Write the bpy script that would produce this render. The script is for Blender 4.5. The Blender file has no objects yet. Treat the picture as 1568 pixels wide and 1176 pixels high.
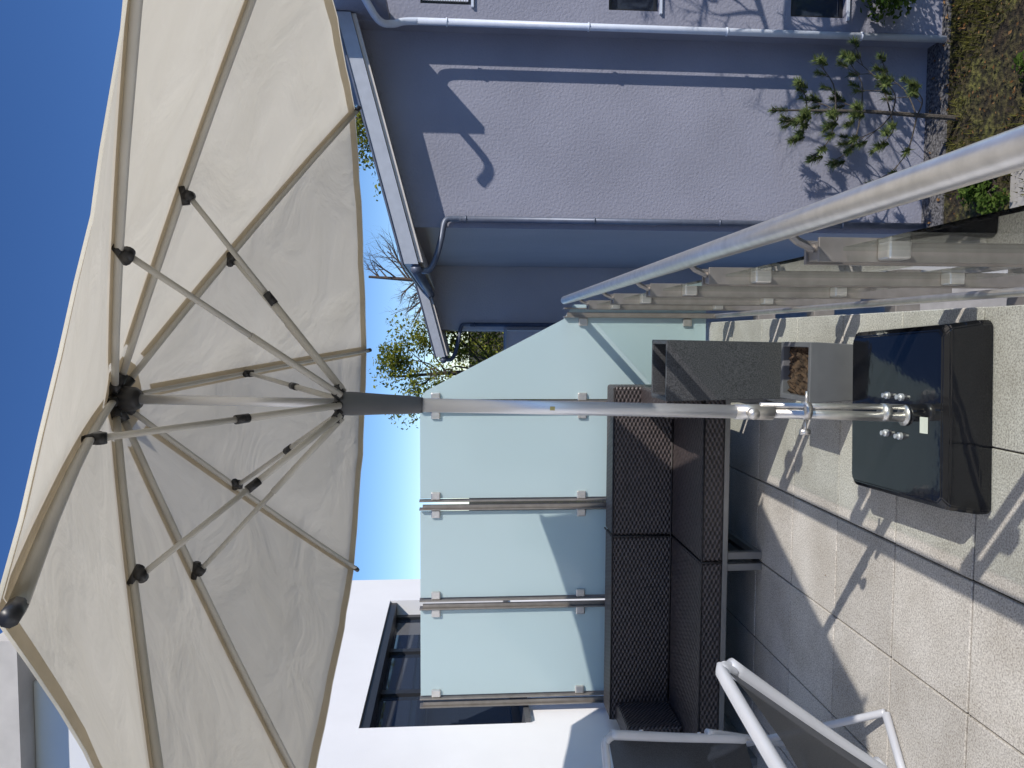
import bpy, bmesh, math, random
from mathutils import Vector, Matrix, Quaternion
random.seed(7)
R=math.radians
scene=bpy.context.scene
# ------------------------------------------------------------------ materials
def newmat(name):
    m=bpy.data.materials.new(name); m.use_nodes=True
    nt=m.node_tree; nt.nodes.clear()
    out=nt.nodes.new('ShaderNodeOutputMaterial')
    return m,nt,out
def N(nt,t,**kw):
    n=nt.nodes.new(t)
    for k,v in kw.items():
        if k in n.inputs.keys(): n.inputs[k].default_value=v
        else: setattr(n,k,v)
    return n
def pbr(name,col,rough=.6,metal=0.,var=.12,scale=8.,bump=0.,bscale=60.,col2=None,spec=.5,detail=6,coat=0.,bdist=.02):
    m,nt,out=newmat(name); L=nt.links
    b=N(nt,'ShaderNodeBsdfPrincipled'); b.inputs['Roughness'].default_value=rough; b.inputs['Metallic'].default_value=metal
    b.inputs['Specular IOR Level'].default_value=spec; b.inputs['Coat Weight'].default_value=coat
    tc=N(nt,'ShaderNodeTexCoord')
    no=N(nt,'ShaderNodeTexNoise'); no.inputs['Scale'].default_value=scale; no.inputs['Detail'].default_value=detail
    L.new(tc.outputs['Object'],no.inputs['Vector'])
    cr=N(nt,'ShaderNodeValToRGB')
    c2=col2 if col2 else tuple(c*(1-var*2) for c in col)
    cr.color_ramp.elements[0].position=.3; cr.color_ramp.elements[1].position=.7
    cr.color_ramp.elements[0].color=(*c2,1); cr.color_ramp.elements[1].color=(*[min(1,c*(1+var*.5)) for c in col],1)
    L.new(no.outputs['Fac'],cr.inputs['Fac']); L.new(cr.outputs['Color'],b.inputs['Base Color'])
    if bump>0:
        n2=N(nt,'ShaderNodeTexNoise'); n2.inputs['Scale'].default_value=bscale; n2.inputs['Detail'].default_value=4
        L.new(tc.outputs['Object'],n2.inputs['Vector'])
        bp=N(nt,'ShaderNodeBump'); bp.inputs['Strength'].default_value=bump; bp.inputs['Distance'].default_value=bdist
        L.new(n2.outputs['Fac'],bp.inputs['Height']); L.new(bp.outputs['Normal'],b.inputs['Normal'])
    L.new(b.outputs[0],out.inputs[0])
    return m
M={}
M['stucco']=pbr('grey_stucco',(.275,.28,.34),.9,var=.07,scale=.8,bump=.55,bscale=26,detail=8)
M['stucco2']=pbr('grey_stucco_far_shade_lift',(.58,.55,.56),.9,var=.05,scale=.6,bump=.5,bscale=30)  # grey stucco with a paler base colour, painted to brighten the shaded far house
M['stucco3']=pbr('grey_stucco_side_shade_lift',(.40,.385,.41),.9,var=.05,scale=.6,bump=.5,bscale=30)  # paler copy of the front stucco; shade brightening put into the colour
M['white']=pbr('white_render',(.80,.80,.81),.9,var=.03,scale=1.5,bump=.25,bscale=160,bdist=.005)
M['soffit']=pbr('soffit',(.62,.58,.53),.8,var=.05)
M['fascia']=pbr('fascia_metal',(.42,.45,.50),.55,var=.05,metal=.1)
M['zinc']=pbr('zinc_pipe',(.13,.15,.20),.45,metal=.3,var=.1)
M['whitepipe']=pbr('white_pipe',(.60,.65,.74),.4,var=.04)
M['steel']=pbr('brushed_steel',(.70,.675,.64),.36,metal=.85,var=.08,scale=30)
M['post']=pbr('post_steel',(.31,.285,.26),.42,metal=.6,var=.1,scale=20)
M['alu']=pbr('aluminium_pole',(.76,.76,.77),.38,metal=.6,var=.03)
M['rib']=pbr('umbrella_rib',(.58,.56,.51),.5,metal=.1,var=.05)
M['black']=pbr('black_plastic',(.022,.022,.024),.4,var=.1)
M['dgrey']=pbr('dark_grey_plastic',(.085,.088,.095),.5,var=.1)
M['gloss']=pbr('glossy_black_cover',(.006,.0065,.009),.06,var=.1,scale=3,bump=.07,bscale=4,spec=.5,bdist=.03)
M['granite']=pbr('speckled_planter',(.085,.087,.093),.5,col2=(.018,.019,.022),scale=190,bump=.3,bscale=180,bdist=.004)
M['greyplanter']=pbr('grey_planter',(.14,.14,.15),.55,var=.08)
M['soil']=pbr('potting_soil',(.10,.06,.035),.95,var=.4,scale=40,bump=1.,bscale=60)
M['frame']=pbr('sofa_frame',(.26,.25,.24),.4,metal=.4,var=.08)
M['piping']=pbr('sofa_piping',(.02,.016,.016),.6,var=.1)
M['chairframe']=pbr('chair_aluminium',(.58,.59,.62),.42,metal=.2,var=.04)
M['label']=pbr('label',(.7,.72,.62),.5,var=.05)
M['yellow']=pbr('yellow_sticker',(.5,.42,.15),.5,var=.05)
M['winframe']=pbr('window_frame',(.025,.026,.03),.4,var=.05)
M['blind']=pbr('roller_blind',(.6,.62,.68),.5,var=.03)
M['bark']=pbr('bark',(.12,.09,.07),.9,var=.25,scale=20,bump=.6)
M['pinebark']=pbr('pine_bark',(.10,.085,.07),.9,var=.25,scale=30,bump=.6)
M['gap']=pbr('paver_joint',(.06,.055,.05),.95,var=.2)
def tile_mat():
    m,nt,out=newmat('concrete_pavers'); L=nt.links
    b=N(nt,'ShaderNodeBsdfPrincipled'); b.inputs['Roughness'].default_value=.85
    tc=N(nt,'ShaderNodeTexCoord'); geo=N(nt,'ShaderNodeNewGeometry')
    n1=N(nt,'ShaderNodeTexNoise'); n1.inputs['Scale'].default_value=170; n1.inputs['Detail'].default_value=5; n1.inputs['Roughness'].default_value=.75
    n2=N(nt,'ShaderNodeTexNoise'); n2.inputs['Scale'].default_value=2.6; n2.inputs['Detail'].default_value=9; n2.inputs['Roughness'].default_value=.65
    for n in (n1,n2): L.new(tc.outputs['Object'],n.inputs['Vector'])
    c1=N(nt,'ShaderNodeValToRGB'); c1.color_ramp.elements[0].position=.38; c1.color_ramp.elements[1].position=.58
    c1.color_ramp.elements[0].color=(.29,.27,.245,1); c1.color_ramp.elements[1].color=(.65,.625,.575,1)
    L.new(n1.outputs['Fac'],c1.inputs['Fac'])
    c2=N(nt,'ShaderNodeValToRGB'); c2.color_ramp.elements[0].position=.34; c2.color_ramp.elements[1].position=.62
    c2.color_ramp.elements[0].color=(.76,.74,.71,1); c2.color_ramp.elements[1].color=(1,1,1,1)
    L.new(n2.outputs['Fac'],c2.inputs['Fac'])
    mx=N(nt,'ShaderNodeMixRGB'); mx.blend_type='MULTIPLY'; mx.inputs[0].default_value=1
    L.new(c1.outputs[0],mx.inputs[1]); L.new(c2.outputs[0],mx.inputs[2])
    mr=N(nt,'ShaderNodeMapRange'); mr.inputs['To Min'].default_value=.90; mr.inputs['To Max'].default_value=1.07
    L.new(geo.outputs['Random Per Island'],mr.inputs['Value'])
    mx2=N(nt,'ShaderNodeMixRGB'); mx2.blend_type='MULTIPLY'; mx2.inputs[0].default_value=1
    L.new(mx.outputs[0],mx2.inputs[1]); L.new(mr.outputs[0],mx2.inputs[2])
    L.new(mx2.outputs[0],b.inputs['Base Color'])
    bp=N(nt,'ShaderNodeBump'); bp.inputs['Strength'].default_value=.4; bp.inputs['Distance'].default_value=.004
    L.new(n1.outputs['Fac'],bp.inputs['Height']); L.new(bp.outputs[0],b.inputs['Normal'])
    L.new(b.outputs[0],out.inputs[0]); return m
M['tile']=tile_mat()
def rattan():
    m,nt,out=newmat('rattan_weave'); L=nt.links
    b=N(nt,'ShaderNodeBsdfPrincipled'); b.inputs['Roughness'].default_value=.42
    tc=N(nt,'ShaderNodeTexCoord'); sp=N(nt,'ShaderNodeSeparateXYZ'); L.new(tc.outputs['Object'],sp.inputs[0])
    def mth(op,a,c=None):
        n=N(nt,'ShaderNodeMath'); n.operation=op
        for i,x in enumerate((a,c)):
            if x is None: continue
            if isinstance(x,(int,float)): n.inputs[i].default_value=x
            else: L.new(x,n.inputs[i])
        return n.outputs[0]
    xy=mth('ADD',sp.outputs['X'],mth('MULTIPLY',sp.outputs['Y'],.35))
    zy=mth('ADD',sp.outputs['Z'],mth('MULTIPLY',sp.outputs['Y'],.9))
    a=mth('SINE',mth('MULTIPLY',xy,2*math.pi/.046))
    c=mth('SINE',mth('MULTIPLY',zy,2*math.pi/.023))
    pr=mth('MULTIPLY',a,c)
    h=mth('ADD',mth('MULTIPLY',pr,.5),.5)
    nz=N(nt,'ShaderNodeTexNoise'); nz.inputs['Scale'].default_value=45; L.new(tc.outputs['Object'],nz.inputs['Vector'])
    h2=mth('ADD',h,mth('MULTIPLY',mth('SUBTRACT',nz.outputs['Fac'],.5),.7))
    cr=N(nt,'ShaderNodeValToRGB')
    cr.color_ramp.elements[0].position=.2; cr.color_ramp.elements[1].position=.85
    cr.color_ramp.elements[0].color=(.010,.008,.008,1); cr.color_ramp.elements[1].color=(.105,.084,.082,1)
    L.new(h2,cr.inputs[0]); L.new(cr.outputs[0],b.inputs['Base Color'])
    bp=N(nt,'ShaderNodeBump'); bp.inputs['Strength'].default_value=.9; bp.inputs['Distance'].default_value=.006
    L.new(h,bp.inputs['Height']); L.new(bp.outputs[0],b.inputs['Normal'])
    L.new(b.outputs[0],out.inputs[0]); return m
M['rattan']=rattan()
def fabric(name,ca,cb,tr):
    m,nt,out=newmat(name); L=nt.links
    tc=N(nt,'ShaderNodeTexCoord')
    n=N(nt,'ShaderNodeTexNoise'); n.inputs['Scale'].default_value=3.0; n.inputs['Detail'].default_value=5; n.inputs['Distortion'].default_value=.8
    L.new(tc.outputs['Object'],n.inputs['Vector'])
    cr=N(nt,'ShaderNodeValToRGB'); cr.color_ramp.elements[0].position=.3; cr.color_ramp.elements[1].position=.75
    cr.color_ramp.elements[0].color=(*ca,1); cr.color_ramp.elements[1].color=(*cb,1)
    L.new(n.outputs['Fac'],cr.inputs[0])
    bp=N(nt,'ShaderNodeBump'); bp.inputs['Strength'].default_value=.4; bp.inputs['Distance'].default_value=.05
    L.new(n.outputs['Fac'],bp.inputs['Height'])
    d=N(nt,'ShaderNodeBsdfDiffuse'); t=N(nt,'ShaderNodeBsdfTranslucent'); mx=N(nt,'ShaderNodeMixShader'); mx.inputs[0].default_value=tr
    L.new(cr.outputs[0],d.inputs[0]); L.new(cr.outputs[0],t.inputs[0])
    L.new(bp.outputs[0],d.inputs['Normal']); L.new(bp.outputs[0],t.inputs['Normal'])
    L.new(d.outputs[0],mx.inputs[1]); L.new(t.outputs[0],mx.inputs[2]); L.new(mx.outputs[0],out.inputs[0]); return m
M['fabric']=fabric('canopy_fabric',(.74,.69,.57),(.82,.77,.65),.43)
M['hem']=fabric('canopy_double_fabric',(.66,.57,.43),(.71,.62,.47),.32)
def mesh_fab():
    m,nt,out=newmat('sling_mesh'); L=nt.links
    b=N(nt,'ShaderNodeBsdfPrincipled'); b.inputs['Roughness'].default_value=.7
    tc=N(nt,'ShaderNodeTexCoord'); c=N(nt,'ShaderNodeTexNoise'); c.inputs['Scale'].default_value=400
    L.new(tc.outputs['Object'],c.inputs['Vector'])
    cr=N(nt,'ShaderNodeValToRGB'); cr.color_ramp.elements[0].position=.35; cr.color_ramp.elements[1].position=.65
    cr.color_ramp.elements[0].color=(.015,.017,.02,1); cr.color_ramp.elements[1].color=(.045,.047,.054,1)
    L.new(c.outputs['Fac'],cr.inputs[0]); L.new(cr.outputs[0],b.inputs['Base Color'])
    tr=N(nt,'ShaderNodeBsdfTransparent'); mx=N(nt,'ShaderNodeMixShader'); mx.inputs[0].default_value=.10
    L.new(b.outputs[0],mx.inputs[1]); L.new(tr.outputs[0],mx.inputs[2]); L.new(mx.outputs[0],out.inputs[0]); return m
M['sling']=mesh_fab()
def frosted():
    m,nt,out=newmat('frosted_glass'); L=nt.links
    d=N(nt,'ShaderNodeBsdfDiffuse'); d.inputs[0].default_value=(.66,.81,.83,1)
    t=N(nt,'ShaderNodeBsdfTranslucent'); t.inputs[0].default_value=(.72,.87,.89,1)
    g=N(nt,'ShaderNodeBsdfGlossy'); g.inputs['Roughness'].default_value=.10; g.inputs[0].default_value=(1,1,1,1)
    tr=N(nt,'ShaderNodeBsdfTransparent'); tr.inputs[0].default_value=(.75,.9,.9,1)
    m1=N(nt,'ShaderNodeMixShader'); m1.inputs[0].default_value=.40
    L.new(d.outputs[0],m1.inputs[1]); L.new(t.outputs[0],m1.inputs[2])
    m2=N(nt,'ShaderNodeMixShader'); m2.inputs[0].default_value=.04
    L.new(m1.outputs[0],m2.inputs[1]); L.new(tr.outputs[0],m2.inputs[2])
    f=N(nt,'ShaderNodeFresnel'); f.inputs[0].default_value=1.4
    m3=N(nt,'ShaderNodeMixShader'); L.new(f.outputs[0],m3.inputs[0]); L.new(m2.outputs[0],m3.inputs[1]); L.new(g.outputs[0],m3.inputs[2])
    L.new(m3.outputs[0],out.inputs[0]); return m
M['frost']=frosted()
def clear(name,tint,gf=1.45):
    m,nt,out=newmat(name); L=nt.links
    tr=N(nt,'ShaderNodeBsdfTransparent'); tr.inputs[0].default_value=(*tint,1)
    g=N(nt,'ShaderNodeBsdfGlossy'); g.inputs['Roughness'].default_value=.02
    f=N(nt,'ShaderNodeFresnel'); f.inputs[0].default_value=gf
    m3=N(nt,'ShaderNodeMixShader'); L.new(f.outputs[0],m3.inputs[0]); L.new(tr.outputs[0],m3.inputs[1]); L.new(g.outputs[0],m3.inputs[2])
    L.new(m3.outputs[0],out.inputs[0]); return m
M['clear']=clear('clear_glass',(.93,.965,.94),1.22)
M['winglass']=pbr('window_glass',(.03,.04,.06),.03,var=.02,spec=1.,metal=.0)
def leafmat(name,c1,c2,trans=.35):
    m,nt,out=newmat(name); L=nt.links
    geo=N(nt,'ShaderNodeNewGeometry'); cr=N(nt,'ShaderNodeValToRGB')
    cr.color_ramp.elements[0].color=(*c1,1); cr.color_ramp.elements[1].color=(*c2,1)
    L.new(geo.outputs['Random Per Island'],cr.inputs[0])
    d=N(nt,'ShaderNodeBsdfDiffuse'); t=N(nt,'ShaderNodeBsdfTranslucent'); mx=N(nt,'ShaderNodeMixShader'); mx.inputs[0].default_value=trans
    L.new(cr.outputs[0],d.inputs[0]); L.new(cr.outputs[0],t.inputs[0]); L.new(d.outputs[0],mx.inputs[1]); L.new(t.outputs[0],mx.inputs[2])
    L.new(mx.outputs[0],out.inputs[0]); return m
M['birchleaf']=leafmat('spring_leaves',(.10,.13,.02),(.32,.33,.06))
M['needle']=leafmat('pine_needles',(.03,.06,.025),(.20,.24,.08),.2)
M['bushleaf']=leafmat('bush_leaves',(.03,.06,.012),(.12,.18,.04))
M['grassblade']=leafmat('grass_blades',(.045,.05,.015),(.18,.17,.05))
M['dryleaf']=leafmat('dry_leaves',(.12,.06,.025),(.28,.17,.08),.1)
def ground_mat():
    m,nt,out=newmat('yard_ground'); L=nt.links
    b=N(nt,'ShaderNodeBsdfPrincipled'); b.inputs['Roughness'].default_value=.95
    tc=N(nt,'ShaderNodeTexCoord')
    n1=N(nt,'ShaderNodeTexNoise'); n1.inputs['Scale'].default_value=1.6; n1.inputs['Detail'].default_value=10; n1.inputs['Roughness'].default_value=.7
    n2=N(nt,'ShaderNodeTexNoise'); n2.inputs['Scale'].default_value=12; n2.inputs['Detail'].default_value=8
    for n in (n1,n2): L.new(tc.outputs['Object'],n.inputs['Vector'])
    c=N(nt,'ShaderNodeValToRGB'); e=c.color_ramp.elements; e[0].position=.40; e[0].color=(.040,.027,.017,1); e[1].position=.62; e[1].color=(.11,.11,.03,1)
    x=c.color_ramp.elements.new(.5); x.color=(.065,.055,.022,1)
    L.new(n1.outputs['Fac'],c.inputs[0])
    c2=N(nt,'ShaderNodeValToRGB'); c2.color_ramp.elements[0].position=.40; c2.color_ramp.elements[1].position=.64
    c2.color_ramp.elements[0].color=(.22,.22,.22,1); c2.color_ramp.elements[1].color=(1.3,1.3,1.15,1)
    L.new(n2.outputs['Fac'],c2.inputs[0])
    mx=N(nt,'ShaderNodeMixRGB'); mx.blend_type='MULTIPLY'; mx.inputs[0].default_value=1
    L.new(c.outputs[0],mx.inputs[1]); L.new(c2.outputs[0],mx.inputs[2]); L.new(mx.outputs[0],b.inputs['Base Color'])
    bp=N(nt,'ShaderNodeBump'); bp.inputs['Strength'].default_value=1; bp.inputs['Distance'].default_value=.1
    L.new(n2.outputs['Fac'],bp.inputs['Height']); L.new(bp.outputs[0],b.inputs['Normal'])
    L.new(b.outputs[0],out.inputs[0]); return m
M['ground']=ground_mat()
M['paving']=pbr('light_paving',(.42,.40,.37),.9,var=.12,scale=3,bump=.3)
M['gravel']=pbr('gravel',(.20,.195,.20),.95,col2=(.02,.02,.022),scale=26,bump=1.,bscale=30,detail=2)

# ------------------------------------------------------------------ mesh helpers
def empty(name):
    e=bpy.data.objects.new(name,None); e.empty_display_size=.1; scene.collection.objects.link(e); return e
def mkobj(name,bm,mat,parent=None,smooth=False):
    me=bpy.data.meshes.new(name); bm.normal_update(); bm.to_mesh(me); bm.free()
    if smooth:
        for p in me.polygons: p.use_smooth=True
    o=bpy.data.objects.new(name,me); scene.collection.objects.link(o)
    if mat is not None: me.materials.append(mat)
    if parent: o.parent=parent
    return o
def addbox(bm,lo,hi,bev=0,mtx=None,seg=2):
    r=bmesh.ops.create_cube(bm,size=1); vs=r['verts']
    for v in vs:
        v.co=Vector([lo[i]+(v.co[i]+.5)*(hi[i]-lo[i]) for i in range(3)])
    if bev>0:
        es=list({e for v in vs for e in v.link_edges})
        rr=bmesh.ops.bevel(bm,geom=es,offset=bev,segments=seg,affect='EDGES',profile=.5)
        vs=list({v for f in rr['faces'] for v in f.verts}|{v for v in vs if v.is_valid})
    if mtx is not None:
        for v in vs: v.co=mtx@v.co
    return vs
def box(name,lo,hi,mat,parent=None,bev=0,mtx=None):
    bm=bmesh.new(); addbox(bm,lo,hi,bev,mtx); return mkobj(name,bm,mat,parent)
def addtube(bm,pts,rad,seg=10,cap=True,flat=None):
    pts=[Vector(p) for p in pts]; n=len(pts)
    if not isinstance(rad,(list,tuple)): rad=[rad]*n
    rings=[]; prev=None
    for i,p in enumerate(pts):
        if i==0: d=pts[1]-pts[0]
        elif i==n-1: d=pts[-1]-pts[-2]
        else: d=(pts[i+1]-p).normalized()+(p-pts[i-1]).normalized()
        d.normalize()
        if prev is None:
            a=Vector((0,0,1)) if abs(d.z)<.9 else Vector((1,0,0))
            x=d.cross(a).normalized()
        else: x=(prev-d*prev.dot(d)).normalized()
        prev=x; y=d.cross(x)
        fx,fy=(1,1) if flat is None else flat
        rings.append([bm.verts.new(p+(x*math.cos(2*math.pi*k/seg)*fx+y*math.sin(2*math.pi*k/seg)*fy)*rad[i]) for k in range(seg)])
    for a,b in zip(rings,rings[1:]):
        for k in range(seg): bm.faces.new((a[k],a[(k+1)%seg],b[(k+1)%seg],b[k]))
    if cap:
        bm.faces.new(rings[0][::-1]); bm.faces.new(rings[-1])
def tube(name,pts,rad,mat,parent=None,seg=12,flat=None):
    bm=bmesh.new(); addtube(bm,pts,rad,seg,True,flat)
    o=mkobj(name,bm,mat,parent,True)
    return o
def arc(pts,n=6):
    P=[Vector(p) for p in pts]; out=[]
    for i in range(len(P)-1):
        p0=P[max(i-1,0)];p1=P[i];p2=P[i+1];p3=P[min(i+2,len(P)-1)]
        for k in range(n):
            t=k/n
            out.append(.5*((2*p1)+(p2-p0)*t+(2*p0-5*p1+4*p2-p3)*t*t+(3*p1-p0-3*p2+p3)*t**3))
    out.append(P[-1]); return out

# ------------------------------------------------------------------ camera (phone held on its side)
psi,pit=R(3.5),R(4.2)
fwd=Vector((-math.sin(psi)*math.cos(pit),math.cos(psi)*math.cos(pit),-math.sin(pit)))
rt=Vector((math.cos(psi),math.sin(psi),0)); up=rt.cross(fwd)
mw=Matrix.Identity(4)
for i,c in enumerate((-up,rt,-fwd)):
    for j in range(3): mw[j][i]=c[j]
mw.translation=Vector((0,0,1.58))
cam=bpy.data.cameras.new('camera'); co=bpy.data.objects.new('camera',cam); scene.collection.objects.link(co)
co.matrix_world=mw; cam.sensor_fit='HORIZONTAL'; cam.sensor_width=36; cam.lens=27.1; cam.clip_end=2000; cam.clip_start=.02
scene.camera=co
# ------------------------------------------------------------------ light
sd=Vector((1.08,-.8,1.0)).normalized()
elev=math.asin(sd.z); az=math.atan2(sd.x,sd.y)
w=bpy.data.worlds.new('World'); scene.world=w; w.use_nodes=True
nt=w.node_tree; bg=nt.nodes['Background']; sk=nt.nodes.new('ShaderNodeTexSky'); sk.sky_type='NISHITA'; sk.sun_disc=False
sk.sun_elevation=elev; sk.sun_rotation=az; sk.altitude=1800; sk.air_density=.80; sk.dust_density=.0; sk.ozone_density=3.2
hs=nt.nodes.new('ShaderNodeHueSaturation'); hs.inputs['Saturation'].default_value=1.18; hs.inputs['Hue'].default_value=.508
nt.links.new(sk.outputs[0],hs.inputs['Color'])
nt.links.new(hs.outputs[0],bg.inputs[0]); bg.inputs[1].default_value=.15
sl=bpy.data.lights.new('sun','SUN'); sl.energy=4.5; sl.angle=R(.5); sl.color=(1,.94,.86)
so=bpy.data.objects.new('sun',sl); scene.collection.objects.link(so); so.rotation_euler=(-sd).to_track_quat('-Z','Y').to_euler()
scene.view_settings.view_transform='Standard'; scene.view_settings.look='None'; scene.view_settings.exposure=0

GZ=-5.6
# ------------------------------------------------------------------ ground
bm=bmesh.new(); bmesh.ops.create_grid(bm,x_segments=2,y_segments=2,size=400)
for v in bm.verts: v.co.z=GZ
mkobj('ground',bm,M['ground'])
bm=bmesh.new()
addbox(bm,(-1.2,5.5,GZ-.1),(1.25,70,GZ+.02))
mkobj('paved_path',bm,M['paving'])
bm=bmesh.new(); addbox(bm,(1.25,11.0,GZ-.1),(12,11.5,GZ+.03))
mkobj('gravel_strip',bm,M['gravel'])
bm=bmesh.new(); addbox(bm,(1.25,9.2,GZ-.1),(2.3,9.6,GZ+.03)); mkobj('stepping_path',bm,M['paving'])
# ------------------------------------------------------------------ terrace
T=empty('roof_terrace')
box('slab',(-2.3,-3,-.28),(.085,4.78,-.045),M['white'],T)
box('joint_bed',(-2.29,-2.99,-.045),(.08,4.77,-.012),M['gap'],T)
box('storey_below',(-2.3,-3,GZ),(-.05,4.7,-.28),M['white'],T)
bm=bmesh.new()
g=.0032; x1=.10
for i in range(6):
    for j in range(-13,7):
        xa=x1-.42*(i+1)+g; xb=x1-.42*i-g; ya=2.21+.42*j+g; yb=2.21+.42*(j+1)-g
        if xa<-2.3: xa=-2.3
        yb=min(yb,4.78)
        if xb<=xa or yb<=ya or ya<-3.1: continue
        dz=random.uniform(-.001,.001)
        m_=Matrix.Translation((random.uniform(-.001,.001),random.uniform(-.001,.001),0))
        addbox(bm,(xa,ya,-.04+.001),(xb,yb,dz),.003,seg=1,mtx=m_)
mkobj('pavers',bm,M['tile'],T)
# ------------------------------------------------------------------ railing
RL=empty('glass_railing')
ys=[-.48,.2,.88,1.56,2.24,2.92,3.60,4.28]
tube('handrail',[(.225,-1.2,.915),(.225,4.68,.915)],.025,M['steel'],RL,24)
tube('bottom_pipe',[(.135,-1.2,-.03),(.135,4.70,-.03)],.014,M['steel'],RL,12)
bm=bmesh.new(); bc=bmesh.new(); bg_=bmesh.new()
for i,y in enumerate(ys):
    for s in (-.03,.03):
        addbox(bm,(.155,y+s-.004,-.35),(.205,y+s+.004,.845),.001,seg=1)
    addbox(bm,(.16,y-.026,.80),(.20,y+.026,.84),.002,seg=1)
    addtube(bm,[(.185,y,.84),(.20,y,.875),(.222,y,.90)],.009,8)
    addbox(bm,(.085,y-.04,-.22),(.155,y+.04,-.12),.003,seg=1)
    for z in (.70,.12):
        for s in (-1,1):
            a,b_=sorted((y+s*.035,y+s*.08))
            addbox(bc,(.158,a,z-.024),(.202,b_,z+.024),.005)
    if i<len(ys)-1: addbox(bg_,(.176,y+.045,.04),(.184,ys[i+1]-.045,.80))
addbox(bg_,(.176,4.33,.04),(.184,4.64,.80))
mkobj('posts',bm,M['post'],RL); mkobj('glass_clamps',bc,M['steel'],RL); mkobj('glass_panels',bg_,M['clear'],RL)
# ------------------------------------------------------------------ privacy screen
PS=empty('frosted_glass_screen'); YS=4.70
xs=[-2.27,-1.65,-1.03,-.42,.15]
bm=bmesh.new(); bc=bmesh.new()
tops=[1.80,1.80,1.80,1.80,.92]
for x,t in zip(xs,tops):
    addbox(bm,(x-.030,YS-.03,-.05),(x-.022,YS+.03,t),.001,seg=1)
    addbox(bm,(x+.022,YS-.03,-.05),(x+.030,YS+.03,t),.001,seg=1)
    addbox(bm,(x-.021,YS-.012,-.05),(x+.002,YS+.0,t-.02))
    for z in (1.70,.80,.15):
        if z>t: continue
        for s in (-1,1):
            if (x==xs[0] and s<0) or (x==xs[-1] and s>0): continue
            a,b_=sorted((x+s*.031,x+s*.080)); addbox(bc,(a,YS-.02,z-.028),(b_,YS+.02,z+.028),.006)
mkobj('posts',bm,M['post'],PS); mkobj('glass_clamps',bc,M['steel'],PS)
bm=bmesh.new()
for a,b_ in zip(xs[:-2],xs[1:-1]): addbox(bm,(a+.040,YS-.005,.03),(b_-.040,YS+.005,1.795),.001,seg=1)
pr=[(-.380,.03),(.20,.03),(.20,.86),(.11,.92),(-.33,1.76),(-.380,1.795)]
f=[bm.verts.new((x,YS-.005,z)) for x,z in pr]; bk=[bm.verts.new((x,YS+.005,z)) for x,z in pr]
bm.faces.new(f[::1]); bm.faces.new(bk[::-1])
for k in range(6): bm.faces.new((f[k],bk[k],bk[(k+1)%6],f[(k+1)%6]))
bmesh.ops.recalc_face_normals(bm,faces=bm.faces)
mkobj('frosted_panels',bm,M['frost'],PS)
# ------------------------------------------------------------------ white house (left)
WH=empty('white_house'); WX=-2.35
wy0,wy1,wz0,wz1=4.55,6.8,1.15,2.16
YE=7.4
bm=bmesh.new()
addbox(bm,(WX-.4,-4,GZ),(WX,wy0,3.3)); addbox(bm,(WX-.4,wy1,GZ),(WX,YE,3.3))
addbox(bm,(WX-.4,wy0,GZ),(WX,wy1,wz0)); addbox(bm,(WX-.4,wy0,wz1),(WX,wy1,3.3))
addbox(bm,(WX-4,YE-.3,GZ),(WX-.4,YE,3.3))
mkobj('walls',bm,M['white'],WH)
box('parapet_cap',(WX-.45,-4,3.303),(WX+.03,YE+.03,3.34),M['fascia'],WH)
box('upper_wall',(WX-4,6.0,3.34),(WX-.3,YE,4.8),M['white'],WH)
box('roof_soffit',(WX-4.2,5.8,4.803),(WX+.1,YE+.3,5.0),M['soffit'],WH)
bm=bmesh.new(); t=.06; xf=WX-.13
addbox(bm,(xf-.05,wy0,wz1-t),(xf,wy1,wz1)); addbox(bm,(xf-.05,wy0,wz0),(xf,wy1,wz0+t))
for y in (wy0,wy0+.72,wy0+1.44,wy1-t): addbox(bm,(xf-.048,y,wz0+t),(xf-.002,y+t,wz1-t))
mkobj('window_frame',bm,M['winframe'],WH)
box('window_glass',(xf-.035,wy0+.01,wz0+.01),(xf-.028,wy1-.01,wz1-.01),M['winglass'],WH)
box('window_sill',(WX-.13,wy0+.003,wz0-.03),(WX+.03,wy1-.003,wz0+.004),M['dgrey'],WH)
bm=bmesh.new()
addbox(bm,(WX-.125,wy0+.002,wz1-.06),(WX-.02,wy1-.002,wz1-.002)); mkobj('shutter_box',bm,M['winframe'],WH)
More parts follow.
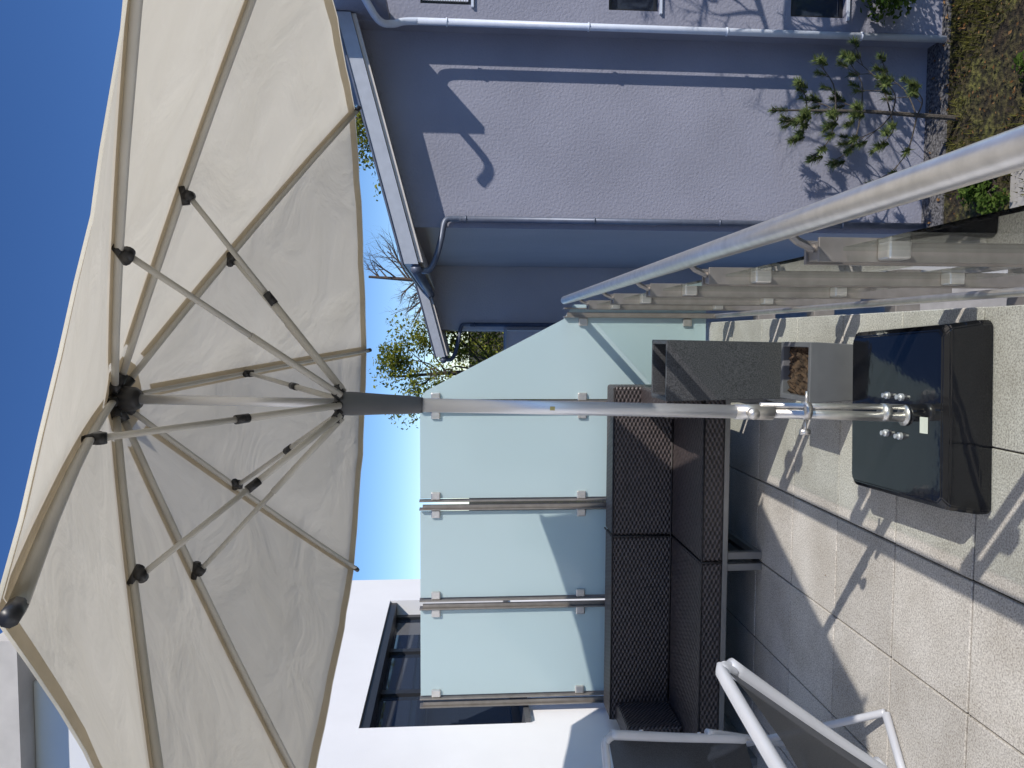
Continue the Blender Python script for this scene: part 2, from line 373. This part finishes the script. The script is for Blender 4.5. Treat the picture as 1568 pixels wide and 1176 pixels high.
# ------------------------------------------------------------------ grey houses
def roofslab(bm,xa,za,xb,zb,y0,y1,th):
    vs=[bm.verts.new(p) for p in [(xa,y0,za),(xb,y0,zb),(xb,y0,zb+th),(xa,y0,za+th),(xa,y1,za),(xb,y1,zb),(xb,y1,zb+th),(xa,y1,za+th)]]
    for q in [(0,1,2,3),(5,4,7,6),(4,0,3,7),(1,5,6,2),(3,2,6,7),(4,5,1,0)]: bm.faces.new([vs[k] for k in q])
def pipe_clamps(bm,x,y,zs,r):
    for z in zs: addtube(bm,[(x,y,z-.012),(x,y,z+.012)],r*1.22,10)
def gable_house(name,X0,Y0,ztop,slope,width,over,mat,depth,pipebot):
    H=empty(name); X1=X0+width
    xe=X0-over
    bm=bmesh.new()
    pts=[(X0,GZ),(X1,GZ),(X1,ztop+slope*width),(X0,ztop)]
    a=[bm.verts.new((x,Y0,z)) for x,z in pts]; b=[bm.verts.new((x,Y0+depth,z)) for x,z in pts]
    bm.faces.new(a); bm.faces.new(b[::-1])
    for k in range(4): bm.faces.new((a[(k+1)%4],a[k],b[k],b[(k+1)%4]))
    bmesh.ops.recalc_face_normals(bm,faces=bm.faces)
    ow=mkobj('walls',bm,mat,H)
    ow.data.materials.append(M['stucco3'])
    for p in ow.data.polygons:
        if p.normal.x<-.9 and mat==M['stucco']: p.material_index=1  # left faces take the paler copy, lifting their shade by colour
    ze=ztop-slope*over
    bm=bmesh.new(); roofslab(bm,xe,ze+.004,X1,ztop+slope*width+.004,Y0-over,Y0+depth,.06); mkobj('soffit',bm,M['soffit'],H)
    bm=bmesh.new(); roofslab(bm,xe-.03,ze+.066,X1,ztop+slope*width+.07,Y0-over-.05,Y0+depth+.1,.20); mkobj('roof_edge',bm,M['fascia'],H)
    bm=bmesh.new(); roofslab(bm,xe-.05,ze+.27,X1,ztop+slope*width+.275,Y0-over-.07,Y0+depth+.1,.025); mkobj('roof_flashing',bm,M['zinc'],H)
    bm=bmesh.new()
    addtube(bm,[(xe-.10,Y0-over-.02,ze+.10),(xe-.10,Y0+depth,ze+.10)],.075,12)
    nx=X0+.12
    addtube(bm,arc([(xe-.09,Y0-over+.25,ze+.05),(xe-.09,Y0-over+.25,ze-.07),(xe+.06,Y0-.28,ze-.16),(X0-.2,Y0-.15,ze-.24),(nx-.04,Y0-.09,ze-.30),(nx,Y0-.075,ze-.42),(nx,Y0-.075,ze-.55)],5),.045,12)
    addtube(bm,[(nx,Y0-.075,ze-.5),(nx,Y0-.075,pipebot)],.045,12)
    pipe_clamps(bm,nx,Y0-.075,[ze-.6-1.9*k for k in range(4)],.045)
    mkobj('gutter_and_downpipe',bm,M['zinc'],H,True)
    return H
H1=gable_house('grey_house',1.60,11.5,2.18,.268,2.80,.56,M['stucco'],6.2,GZ)
H2=gable_house('grey_house',.16,17.8,1.90,.268,4.6,.58,M['stucco2'],7,GZ)
H2b=box('bay_pier',(-.26,17.4,GZ),(.13,17.79,.42),M['stucco2'],H2)
box('bay_cap',(-.30,17.36,.423),(.17,17.79,.47),M['fascia'],H2)
bm=bmesh.new(); RV=11.16; XR=4.40
wins=[(4.66,5.9,1.36,2.07),(4.66,5.9,-1.33,-.60),(4.66,5.9,-4.1,-3.27)]
zz=[GZ]
for wdw in sorted(wins,key=lambda q:q[2]): zz+= [wdw[2],wdw[3]]
zz.append(4.4)
addbox(bm,(XR,RV,GZ),(4.66,RV+4,4.4)); addbox(bm,(5.9,RV,GZ),(12,RV+4,4.4))
for k in range(0,len(zz),2): addbox(bm,(4.66,RV,zz[k]),(5.9,RV+4,zz[k+1]))
mkobj('right_wing_walls',bm,M['stucco'],H1)
box('wing_cheek',(4.42,10.42,2.5),(4.52,RV-.003,4.3),M['stucco'],H1)
bm=bmesh.new(); bw=bmesh.new()
for xa,xb,za,zb in wins:
    addbox(bm,(xa+.002,RV+.10,za+.002),(xb,RV+.15,za+.06)); addbox(bm,(xa+.002,RV+.10,zb-.06),(xb,RV+.15,zb-.002)); addbox(bm,(xa+.002,RV+.10,za+.06),(xa+.06,RV+.15,zb-.06)); 
    addbox(bw,(xa+.003,RV+.12,za+.003),(xb,RV+.13,zb-.003))
mkobj('window_frames',bm,M['winframe'],H1); mkobj('window_panes',bw,M['winglass'],H1)
bm=bmesh.new()
for k in range(18): addbox(bm,(4.73,RV+.06,1.40+k*.036),(5.9,RV+.085,1.40+k*.036+.03))
mkobj('blinds',bm,M['blind'],H1)
bm=bmesh.new()
for xa,xb,za,zb in wins: addbox(bm,(xa-.04,RV-.04,za-.035),(xb,RV+.1,za-.002))
mkobj('window_sills',bm,M['whitepipe'],H1)
bm=bmesh.new()
px,py=4.38,RV-.08
addtube(bm,arc([(4.42,9.9,3.2),(4.42,10.1,2.85),(4.24,10.7,2.62),(4.28,10.95,2.45),(4.36,11.06,2.3),(px,py,2.1)],5),.05,12)
addtube(bm,[(px,py,2.12),(px,py,GZ)],.05,14)
pipe_clamps(bm,px,py,[1.7,-.3,-2.3,-4.3],.05)
mkobj('white_downpipe',bm,M['whitepipe'],H1,True)
# ------------------------------------------------------------------ vegetation
def rq(): return Quaternion(Vector((random.gauss(0,1),random.gauss(0,1),random.gauss(0,1))).normalized(),random.uniform(0,6.28))
def leaves(bm,c,rad,n,size,shape=(1,1,1)):
    for _ in range(n):
        d=Vector((random.gauss(0,1),random.gauss(0,1),random.gauss(0,1))); d.normalize()
        rr=rad*random.random()**.45
        p=Vector(c)+Vector((d.x*shape[0],d.y*shape[1],d.z*shape[2]))*rr
        q=rq(); s=size*random.uniform(.6,1.3)
        vs=[bm.verts.new(p+q@Vector(v)*s) for v in ((-.5,0,0),(0,-.28,.06),(.5,0,0),(0,.28,.06))]
        bm.faces.new(vs)
def branch(bm,p,d,length,r,depth,tips,spread=.5,seg=5,taper=.6):
    pts=[p]; rs=[r]; cur=Vector(p); dd=Vector(d).normalized()
    n=4
    for k in range(n):
        dd=(dd+Vector((random.gauss(0,.09),random.gauss(0,.09),random.gauss(0,.06)+.03))).normalized()
        cur=cur+dd*length/n; pts.append(cur.copy()); rs.append(r*(1-.55*(k+1)/n))
    addtube(bm,pts,rs,seg,False)
    if depth==0: tips.append(pts[-1]); tips.append(pts[2]); return
    for k in range(random.randint(3,4)):
        i=random.choice((1,2,3,4)) if depth<3 else random.choice((2,3,4))
        a=Vector((random.gauss(0,1),random.gauss(0,1),random.gauss(0,.5)))
        nd=(dd+a.normalized()*spread*random.uniform(.7,1.4)).normalized()
        branch(bm,pts[i],nd,length*random.uniform(.5,.75),rs[i]*taper,depth-1,tips,spread,max(3,seg-1),taper)
def tree(name,base,h,r,depth,leafn,leafs,leafmat_,crown=.7,spread=.7,clump=.5,limbs=9,taper=.6):
    E=empty(name); bm=bmesh.new(); tips=[]
    b=Vector(base); top=b+Vector((random.uniform(-.2,.2),0,h))
    pts=[b.lerp(top,k/5)+Vector((random.gauss(0,.05),random.gauss(0,.05),0)) for k in range(6)]
    addtube(bm,pts,[r*(1-.8*k/5) for k in range(6)],8)
    for k in range(limbs):
        t=random.uniform(.42,.98); p=b.lerp(top,t); a=random.uniform(0,6.28)
        d=Vector((math.cos(a),math.sin(a),random.uniform(.5,1.2)))
        branch(bm,p,d,h*crown*(1.15-t)*random.uniform(.5,.8),r*(1-.8*t)*.6,depth,tips,spread,5,taper)
    mkobj('trunk_and_limbs',bm,M['bark'],E)
    if leafn:
        bm=bmesh.new()
        for tp in tips:
            if random.random()<.8: leaves(bm,tp,clump*random.uniform(.5,1.2),leafn,leafs)
        mkobj('foliage',bm,leafmat_,E)
    return E
random.seed(3)
tree('birch_tree',(-1.0,23,GZ),9.0,.16,2,22,.12,M['birchleaf'],.55,.8,.45,15)
tree('birch_tree',(6.0,22,GZ),10.2,.16,2,16,.12,M['birchleaf'],.5,.7,.45,14)
tree('bare_tree',(2.3,31,GZ),10.6,.24,3,0,.1,M['birchleaf'],.6,.75,limbs=18)
tree('birch_tree',(.4,40,GZ),8.0,.16,2,14,.2,M['birchleaf'],.6,.8,.7)
tree('bare_tree',(6.9,9.9,GZ),6.2,.2,3,0,.1,M['birchleaf'],.5,.8,limbs=13,taper=.72)
def pine(name,base,h):
    E=empty(name); bm=bmesh.new(); bn=bmesh.new(); b=Vector(base)
    def tuft(p,d,L,n,fat=1.):
        d=Vector(d).normalized()
        for _ in range(n):
            t=random.random(); a=Vector((random.gauss(0,1),random.gauss(0,1),random.gauss(0,1))); a=(a-d*a.dot(d)).normalized()
            o=p+d*(t-1)*L; dirn=(a*.9+d*random.uniform(.3,1.0)).normalized(); ln=random.uniform(.07,.12)*fat
            s=d.cross(dirn).normalized()*.0075
            bn.faces.new([bn.verts.new(o-s),bn.verts.new(o+s),bn.verts.new(o+dirn*ln)])
    top=b+Vector((.05,0,h)); addtube(bm,[b,b.lerp(top,.5)+Vector((.04,0,0)),top],[.038,.026,.01],7)
    tuft(top,(0,0,1),.25,170)
    z=.62
    while z<h-.1:
        t=z/h; m=random.randint(3,4); off=random.uniform(0,6)
        for k in range(m):
            a=off+k*2*math.pi/m+random.uniform(-.3,.3); L=(1-t)**.8*1.15*random.uniform(.6,1.1)+.18
            p0=b.lerp(top,t); dx=Vector((math.cos(a),math.sin(a)*.6,0))
            p1=p0+dx*L*.55+Vector((0,0,L*.10)); p2=p0+dx*L+Vector((0,0,L*.50))
            pts=arc([p0,p1,p2],4); addtube(bm,pts,[.013*(1-.7*q/(len(pts)-1)) for q in range(len(pts))],5)
            tuft(p2,(dx*.35+Vector((0,0,1))),.20,150,1.15)
            for q in (3,5,6):
                sgn=1 if q%2 else -1
                sd_=(Vector((-dx.y,dx.x,0))*sgn*.8+dx*.5+Vector((0,0,.7))).normalized(); Ls=L*random.uniform(.22,.42)
                e=pts[q]+sd_*Ls; addtube(bm,[pts[q],e],[.007,.004],4); tuft(e,sd_+Vector((0,0,.5)),.14,95)
        z+=random.uniform(.36,.46)
    mkobj('trunk_and_branches',bm,M['pinebark'],E); mkobj('needles',bn,M['needle'],E)
pine('pine_tree',(3.15,10.75,GZ+.0),2.75)
def bush(name,c,rad,n,size,mat,shape=(1,1,.8)):
    E=empty(name); bm=bmesh.new(); bs=bmesh.new()
    for k in range(14):
        d=Vector((random.gauss(0,1)*shape[0],random.gauss(0,1)*shape[1],abs(random.gauss(0,1))*shape[2])).normalized()*rad*random.uniform(.3,.8)
        p=Vector(c)+d; leaves(bm,p,rad*.42,n//14,size)
        addtube(bs,[Vector(c)-Vector((0,0,.1)),Vector(c)+d*.5+Vector((0,0,.05)),p],[.012,.008,.004],4)
    mkobj('leaves',bm,mat,E); mkobj('stems',bs,M['bark'],E)
bush('garden_bush',(5.3,10.5,-4.6),.9,2600,.09,M['bushleaf'])
bush('garden_bush',(2.05,9.9,-5.5),.5,1500,.08,M['bushleaf'])
bush('garden_bush',(3.4,9.1,-5.6),.35,600,.08,M['bushleaf'])
bush('garden_bush',(4.3,8.7,-5.6),.35,500,.08,M['bushleaf'])
bush('garden_bush',(-1.4,6.3,-1.0),.5,500,.08,M['bushleaf'])
bm=bmesh.new()
for _ in range(14000):
    x=random.uniform(1.3,8); y=random.uniform(6.5,10.95); c=math.sin(x*3.1)+math.sin(y*2.7+x)
    if c<random.uniform(-.6,1.2): continue
    a=random.uniform(0,6.28); h=random.uniform(.04,.14)
    p=Vector((x,y,GZ)); s=Vector((math.cos(a),math.sin(a),0))*.012
    bm.faces.new([bm.verts.new(p-s),bm.verts.new(p+s),bm.verts.new(p+Vector((random.gauss(0,.03),random.gauss(0,.03),h)))])
mkobj('grass',bm,M['grassblade'])
bm=bmesh.new()
for _ in range(900):
    p=Vector((random.uniform(1.3,8),random.uniform(6.5,11.4),GZ+.05)); q=Quaternion(Vector((random.gauss(0,.4),random.gauss(0,.4),1)).normalized(),random.uniform(0,6.28)); s=random.uniform(.03,.07)
    bm.faces.new([bm.verts.new(p+q@Vector(v)*s) for v in ((-.5,0,0),(0,-.3,.1),(.5,0,0),(0,.3,.1))])
for _ in range(26):
    p=Vector((random.uniform(-2.2,.08),random.uniform(1.9,4.5),.004)); q=Quaternion((0,0,1),random.uniform(0,6.28)); s=random.uniform(.006,.016)
    bm.faces.new([bm.verts.new(p+q@Vector(v)*s) for v in ((-.5,0,0),(0,-.25,.1),(.5,0,0),(0,.25,.1))])
mkobj('fallen_leaves',bm,M['dryleaf'])

# ------------------------------------------------------------------ patio umbrella
U=empty('patio_umbrella')
PB=Vector((-.248,2.36,0)); lean=Matrix.Rotation(R(1.3),4,'Y')@Matrix.Rotation(R(-.35),4,'X')
def UT(p): return PB+lean@Vector(p)
HZ,RZ,RAD=2.605,2.04,1.53
A0=R(5.)
def ribpt(k,s,dz=0,r=RAD):
    a=A0+(k%8)*math.pi/4
    z=HZ-(HZ-RZ)*(s*.9+.1*s*s)
    x=math.sin(a)*r*s
    x*=.88 if x<0 else .98
    y=math.cos(a)*r*s
    if k%8==4: x*=.72; y*=1.01
    return Vector((x,y,z+dz))
bm=bmesh.new(); bh=bmesh.new()
NS,NA=18,12
for k in range(8):
    def cp(s,t,dz=.012):
        A=ribpt(k,s); B=ribpt(k+1,s); p=A.lerp(B,t); bulge=4*t*(1-t)
        p.z-=.012*bulge*s; p.x*=1-.022*bulge*s*s; p.y*=1-.022*bulge*s*s
        p.z+=(.0020*math.sin(19*t+6*s+k*2)+.0013*math.sin(41*t-4*s+k))*min(1,s*1.5)*bulge
        p.z+=.0020*math.sin(34*t*(1.2-s)+k)*max(0,s-.55)*2*bulge
        p.z+=dz; return UT(p)
    grid=[]
    for i in range(NS+1):
        s=max(.015,i/NS*1.015)
        grid.append([bm.verts.new(cp(s,j/NA)) for j in range(NA+1)])
    grid.append([bm.verts.new(v.co+Vector((0,0,-.005))) for v in grid[-1]])
    for i in range(len(grid)-1):
        for j in range(NA): bm.faces.new((grid[i][j],grid[i][j+1],grid[i+1][j+1],grid[i+1][j]))
    rows=[[bh.verts.new(cp(s,j/NA,.0085)) for j in range(NA+1)] for s in (.985,1.013)]
    for j in range(NA): bh.faces.new((rows[0][j],rows[0][j+1],rows[1][j+1],rows[1][j]))
    for side in (0,1):
        rr=[]
        for i in range(2,NS+1):
            s=i/NS*.985; tw=.024/(2*RAD*math.sin(math.pi/8)*s)
            ts=(0,min(tw,.3)) if side==0 else (1-min(tw,.3),1)
            rr.append([bh.verts.new(cp(s,t,.007)) for t in ts])
        for a,b in zip(rr,rr[1:]): bh.faces.new((a[0],a[1],b[1],b[0]))
    rr=[[bh.verts.new(cp(s,j/4,.0065)) for j in range(5)] for s in (.02,.085)]
    for j in range(4): bh.faces.new((rr[0][j],rr[0][j+1],rr[1][j+1],rr[1][j]))
bmesh.ops.remove_doubles(bm,verts=bm.verts,dist=.0008)
mkobj('canopy',bm,M['fabric'],U,True); mkobj('seams_and_hem',bh,M['hem'],U,True)
br=bmesh.new(); bk=bmesh.new(); bs=bmesh.new()
for k in range(8):
    e_=ribpt(k,1); dr=Vector((e_.x,e_.y,0)).normalized(); sx=Vector((dr.y,-dr.x,0))
    pts=[UT(ribpt(k,s,-.010)) for s in (.04,.2,.4,.6,.8,1.0)]
    addtube(br,pts,.0092,10,flat=(.85,1.15))
    J=ribpt(k,.40,-.030); RN=dr*.045+Vector((0,0,1.925))
    mid=RN.lerp(J,.48); ax=(J-RN).normalized()
    addtube(bs,[UT(RN),UT(mid)],.0102,10); addtube(bs,[UT(mid),UT(J)],.0082,10)
    if k in (0,2,4,5,7): addtube(bk,[UT(mid-ax*.02),UT(mid+ax*.02)],.0125,10)
    addtube(bk,[UT(J-sx*.012),UT(J+sx*.012)],.016,12)
    addtube(bk,[UT(J+Vector((0,0,.008))-dr*.026),UT(J+Vector((0,0,.018))+dr*.026)],.012,8)
    addtube(bk,[UT(ribpt(k,.998,-.010)),UT(ribpt(k,1.02,-.006))],.0105,8)
    addtube(bk,[UT(dr*.02+Vector((0,0,HZ-.012))),UT(ribpt(k,.050,-.012))],.015,8)
    addtube(bk,[UT(dr*.012+Vector((0,0,1.92))),UT(dr*.058+Vector((0,0,1.94)))],.0125,8)
mkobj('ribs',br,M['rib'],U,True); mkobj('struts',bs,M['rib'],U,True)
addtube(bk,[UT((0,0,HZ-.085)),UT((0,0,HZ-.07)),UT((0,0,HZ-.02)),UT((0,0,HZ+.004))],[.026,.036,.04,.03],20)
mkobj('hub_and_joints',bk,M['black'],U,True)
tube('finial',[UT((0,0,HZ+.014)),UT((0,0,HZ+.05)),UT((0,0,HZ+.09))],[.03,.03,.005],M['black'],U)
tube('upper_mast',[UT((0,0,1.9)),UT((0,0,HZ-.05))],.015,M['alu'],U,16)
tube('mast',[UT((0,0,.68)),UT((0,0,1.76))],.0215,M['alu'],U,24)
tube('crank_housing',arc([UT((0,0,1.68)),UT((0,0,1.72)),UT((0,0,1.83)),UT((0,0,1.90)),UT((0,0,1.945))],3),[.0235,.025,.026,.028,.0295,.031,.033,.0345,.036,.0365,.036,.033,.029],M['dgrey'],U,24)
box('warning_sticker',(-.006,-.0225,1.275),(.006,-.0212,1.29),M['yellow'],U,mtx=Matrix.Translation(PB)@lean)
bm=bmesh.new()
addtube(bm,[UT((-.006,0,.14)),UT((-.002,0,.60))],.0155,20)
addtube(bm,[UT((.026,.0,.15)),UT((.022,0,.62))],.0095,14)
addtube(bm,[UT((0,0,.58)),UT((0,0,.70))],.0245,20)
for z in (.2,.46): addtube(bm,[UT((.008,0,z)),UT((.008,0,z+.022))],.029,16)
addtube(bm,[UT((0,-.02,.665)),UT((0,-.06,.665))],.010,12); addtube(bm,[UT((0,-.055,.665)),UT((0,-.072,.665))],.018,14)
addtube(bm,[UT((.02,0,.47)),UT((.07,0,.47))],.005,10); addtube(bm,[UT((-.02,0,.47)),UT((-.06,-.0,.47))],.005,10)
addtube(bm,[UT((-.06,0,.455)),UT((-.06,0,.485))],.010,12)
addtube(bm,[UT((0,0,.143)),UT((0,0,.150))],.034,24)
mkobj('stand_tubes',bm,M['steel'],U,True)
Bm=Matrix.Translation((-.243,2.435,0))@Matrix.Rotation(R(2.5),4,'Z')
bm=bmesh.new()
hw=.288
def ring(h,w_,ch): 
    p=[(-w_+ch,-w_),(w_-ch,-w_),(w_,-w_+ch),(w_,w_-ch),(w_-ch,w_),(-w_+ch,w_),(-w_,w_-ch),(-w_,-w_+ch)]
    return [bm.verts.new(Bm@Vector((x,y,h))) for x,y in p]
rs=[ring(.004,hw,.012),ring(.04,hw,.012),ring(.126,hw-.012,.014),ring(.142,hw-.030,.018)]
for a,b in zip(rs,rs[1:]):
    for k in range(8): bm.faces.new((a[k],a[(k+1)%8],b[(k+1)%8],b[k]))
bm.faces.new(rs[-1]); bm.faces.new(rs[0][::-1])
bmesh.ops.bevel(bm,geom=list(bm.edges),offset=.004,segments=2,affect='EDGES')
mkobj('base_cover',bm,M['gloss'],U)
bm=bmesh.new()
for dx in (-.066,.060):
    for dy in (.02,.10):
        p=Vector((PB.x+dx,PB.y+dy,.142)); addtube(bm,[p,p+Vector((0,0,.010))],.012,12); addtube(bm,[p+Vector((0,0,.010)),p+Vector((0,0,.022))],.008,8)
mkobj('bolts',bm,M['alu'],U)
box('base_label',(-.055,-.195,.1433),(-.005,-.155,.1443),M['label'],U,mtx=Bm)

# ------------------------------------------------------------------ planters
def planter(name,x0,x1,y0,y1,h,mat,soil,th=.02,taper=.01):
    E=empty(name); bm=bmesh.new()
    def rg(e,z): return [bm.verts.new(p) for p in ((x0+e,y0+e,z),(x1-e,y0+e,z),(x1-e,y1-e,z),(x0+e,y1-e,z))]
    R_=[rg(taper,0.002),rg(0,h-.03),rg(0,h),rg(th,h),rg(th,soil)]
    for a,b in zip(R_,R_[1:]):
        for k in range(4): bm.faces.new((a[k],a[(k+1)%4],b[(k+1)%4],b[k]))
    bm.faces.new(R_[0][::-1])
    bmesh.ops.bevel(bm,geom=[e for e in bm.edges],offset=.0025,segments=1,affect='EDGES')
    mkobj('box',bm,mat,E)
    bm=bmesh.new(); bmesh.ops.create_grid(bm,x_segments=16,y_segments=16,size=.5)
    for v in bm.verts: v.co=Vector(((x0+x1)/2+v.co.x*(x1-x0-2*th-.002),(y0+y1)/2+v.co.y*(y1-y0-2*th-.002),soil+.006+random.uniform(0,.02)))
    mkobj('soil',bm,M['soil'],E)
planter('tall_planter',-.29,-.01,3.45,3.72,.62,M['granite'],.50)
planter('low_planter',-.25,-.015,2.88,3.15,.215,M['greyplanter'],.17)

# ------------------------------------------------------------------ rattan sofa
S=empty('rattan_sofa')
SL,SM,SRr=-2.25,-1.15,-.28; SF,SB=3.80,4.55
bm=bmesh.new()
addbox(bm,(SL+.004,SF,.215),(SM-.004,SB-.2,.325),.012); addbox(bm,(SM+.004,SF,.215),(SRr-.004,SB-.2,.325),.012)
addbox(bm,(SL,SB-.2,.215),(SM-.003,SB,.675),.014); addbox(bm,(SM+.003,SB-.2,.215),(SRr,SB,.675),.014)
addbox(bm,(SRr-.13,SF+.002,.327),(SRr,SB-.203,.52),.014)
addbox(bm,(SL,SF+.25,.327),(SL+.11,SB-.203,.64),.014)
mkobj('woven_body',bm,M['rattan'],S)
bm=bmesh.new()
addtube(bm,[(SL+.12,SB-.203,.330),(SRr-.14,SB-.203,.330)],.006,8)
addtube(bm,[(SM,SF-.002,.22),(SM,SF-.002,.326),(SM,SB-.2,.328)],.005,8)
addtube(bm,[(SM,SB-.203,.33),(SM,SB-.203,.66),(SM,SB-.19,.678),(SM,SB,.678)],.005,8)
for y in (SB-.198,): addtube(bm,[(SL+.01,y,.672),(SRr-.01,y,.672)],.0055,8)
addtube(bm,[(SL+.01,SF+.002,.322),(SRr-.01,SF+.002,.322)],.0055,8)
mkobj('piping_seams',bm,M['piping'],S,True)
bm=bmesh.new()
for x in (SL+.03,SM-.03,SM+.03,SRr-.03):
    for y in (SF+.03,SB-.05): addbox(bm,(x-.018,y-.018,0),(x+.018,y+.018,.185),.002,seg=1)
    addbox(bm,(x-.017,SF+.05,.001),(x+.017,SB-.07,.03))
addbox(bm,(SL,SF+.004,.186),(SRr,SF+.04,.213),.002,seg=1); addbox(bm,(SL,SB-.06,.186),(SRr,SB-.02,.213),.002,seg=1)
mkobj('metal_frame',bm,M['frame'],S)

# ------------------------------------------------------------------ sling chairs (armless folding)
def chair(name,P0,fa,w=.56,rec=.30,zt=1.0):
    E=empty(name); F=Vector((fa[0],fa[1],0)).normalized(); Sd=Vector((-F.y,F.x,0))
    O=Vector((P0[0],P0[1],0))
    def W(s,f,z): return O+Sd*s+F*f+Vector((0,0,z))
    bm=bmesh.new()
    for s in (0,w):
        addtube(bm,arc([W(s,0,zt-.02),W(s,rec*.5,zt-.27),W(s,rec,.47),W(s,rec+.06,.43),W(s,rec+.28,.42),W(s,rec+.46,.44),W(s,rec+.5,.41)],6),.0145,12,flat=(1,1.3))
    addtube(bm,arc([W(0,.012,zt-.035),W(.02,0,zt-.003),W(.07,0,zt+.005),W(w-.07,0,zt+.005),W(w-.02,0,zt-.003),W(w,.012,zt-.035)],4),.0145,12,flat=(1.2,1))
    addtube(bm,[W(0,rec+.47,.42),W(w,rec+.47,.42)],.014,10)
    for s in (-.022,w+.022):
        addtube(bm,arc([W(s,rec+.42,.44),W(s,rec+.2,.30),W(s,rec-.28,.06),W(s,rec-.36,.02)],5),.014,10)
        addtube(bm,arc([W(s,rec*.72,.60),W(s,rec+.1,.40),W(s,rec+.42,.05),W(s,rec+.46,.02)],5),.013,10)
    addtube(bm,[W(-.022,rec-.36,.018),W(w+.022,rec-.36,.018)],.015,10)
    addtube(bm,[W(-.022,rec+.46,.018),W(w+.022,rec+.46,.018)],.015,10)
    mkobj('frame',bm,M['chairframe'],E,True)
    bm=bmesh.new()
    prof=arc([(0,0,zt-.01),(0,rec*.5,zt-.27),(0,rec,.46),(0,rec+.06,.42),(0,rec+.28,.405),(0,rec+.46,.43)],5)
    rows=[[bm.verts.new(W(.012+(w-.024)*t,p.y-.012*math.sin(math.pi*t),p.z-.015*math.sin(math.pi*t))) for t in (0,.25,.5,.75,1)] for p in prof]
    for a,b in zip(rows,rows[1:]):
        for k in range(4): bm.faces.new((a[k],a[k+1],b[k+1],b[k]))
    mkobj('sling',bm,M['sling'],E,True)
    bm=bmesh.new()
    for f,z in ((rec*.28,zt-.15),(rec*.75,zt-.40)):
        addtube(bm,[W(-.014,f,z),W(-.022,f,z)],.008,10)
    mkobj('rivets',bm,M['steel'],E)
chair('sling_chair',(-.72,1.62),(-1.0,.14),rec=.38)
chair('sling_chair',(-1.46,2.72),(-.6,.8),zt=1.03,rec=.22)
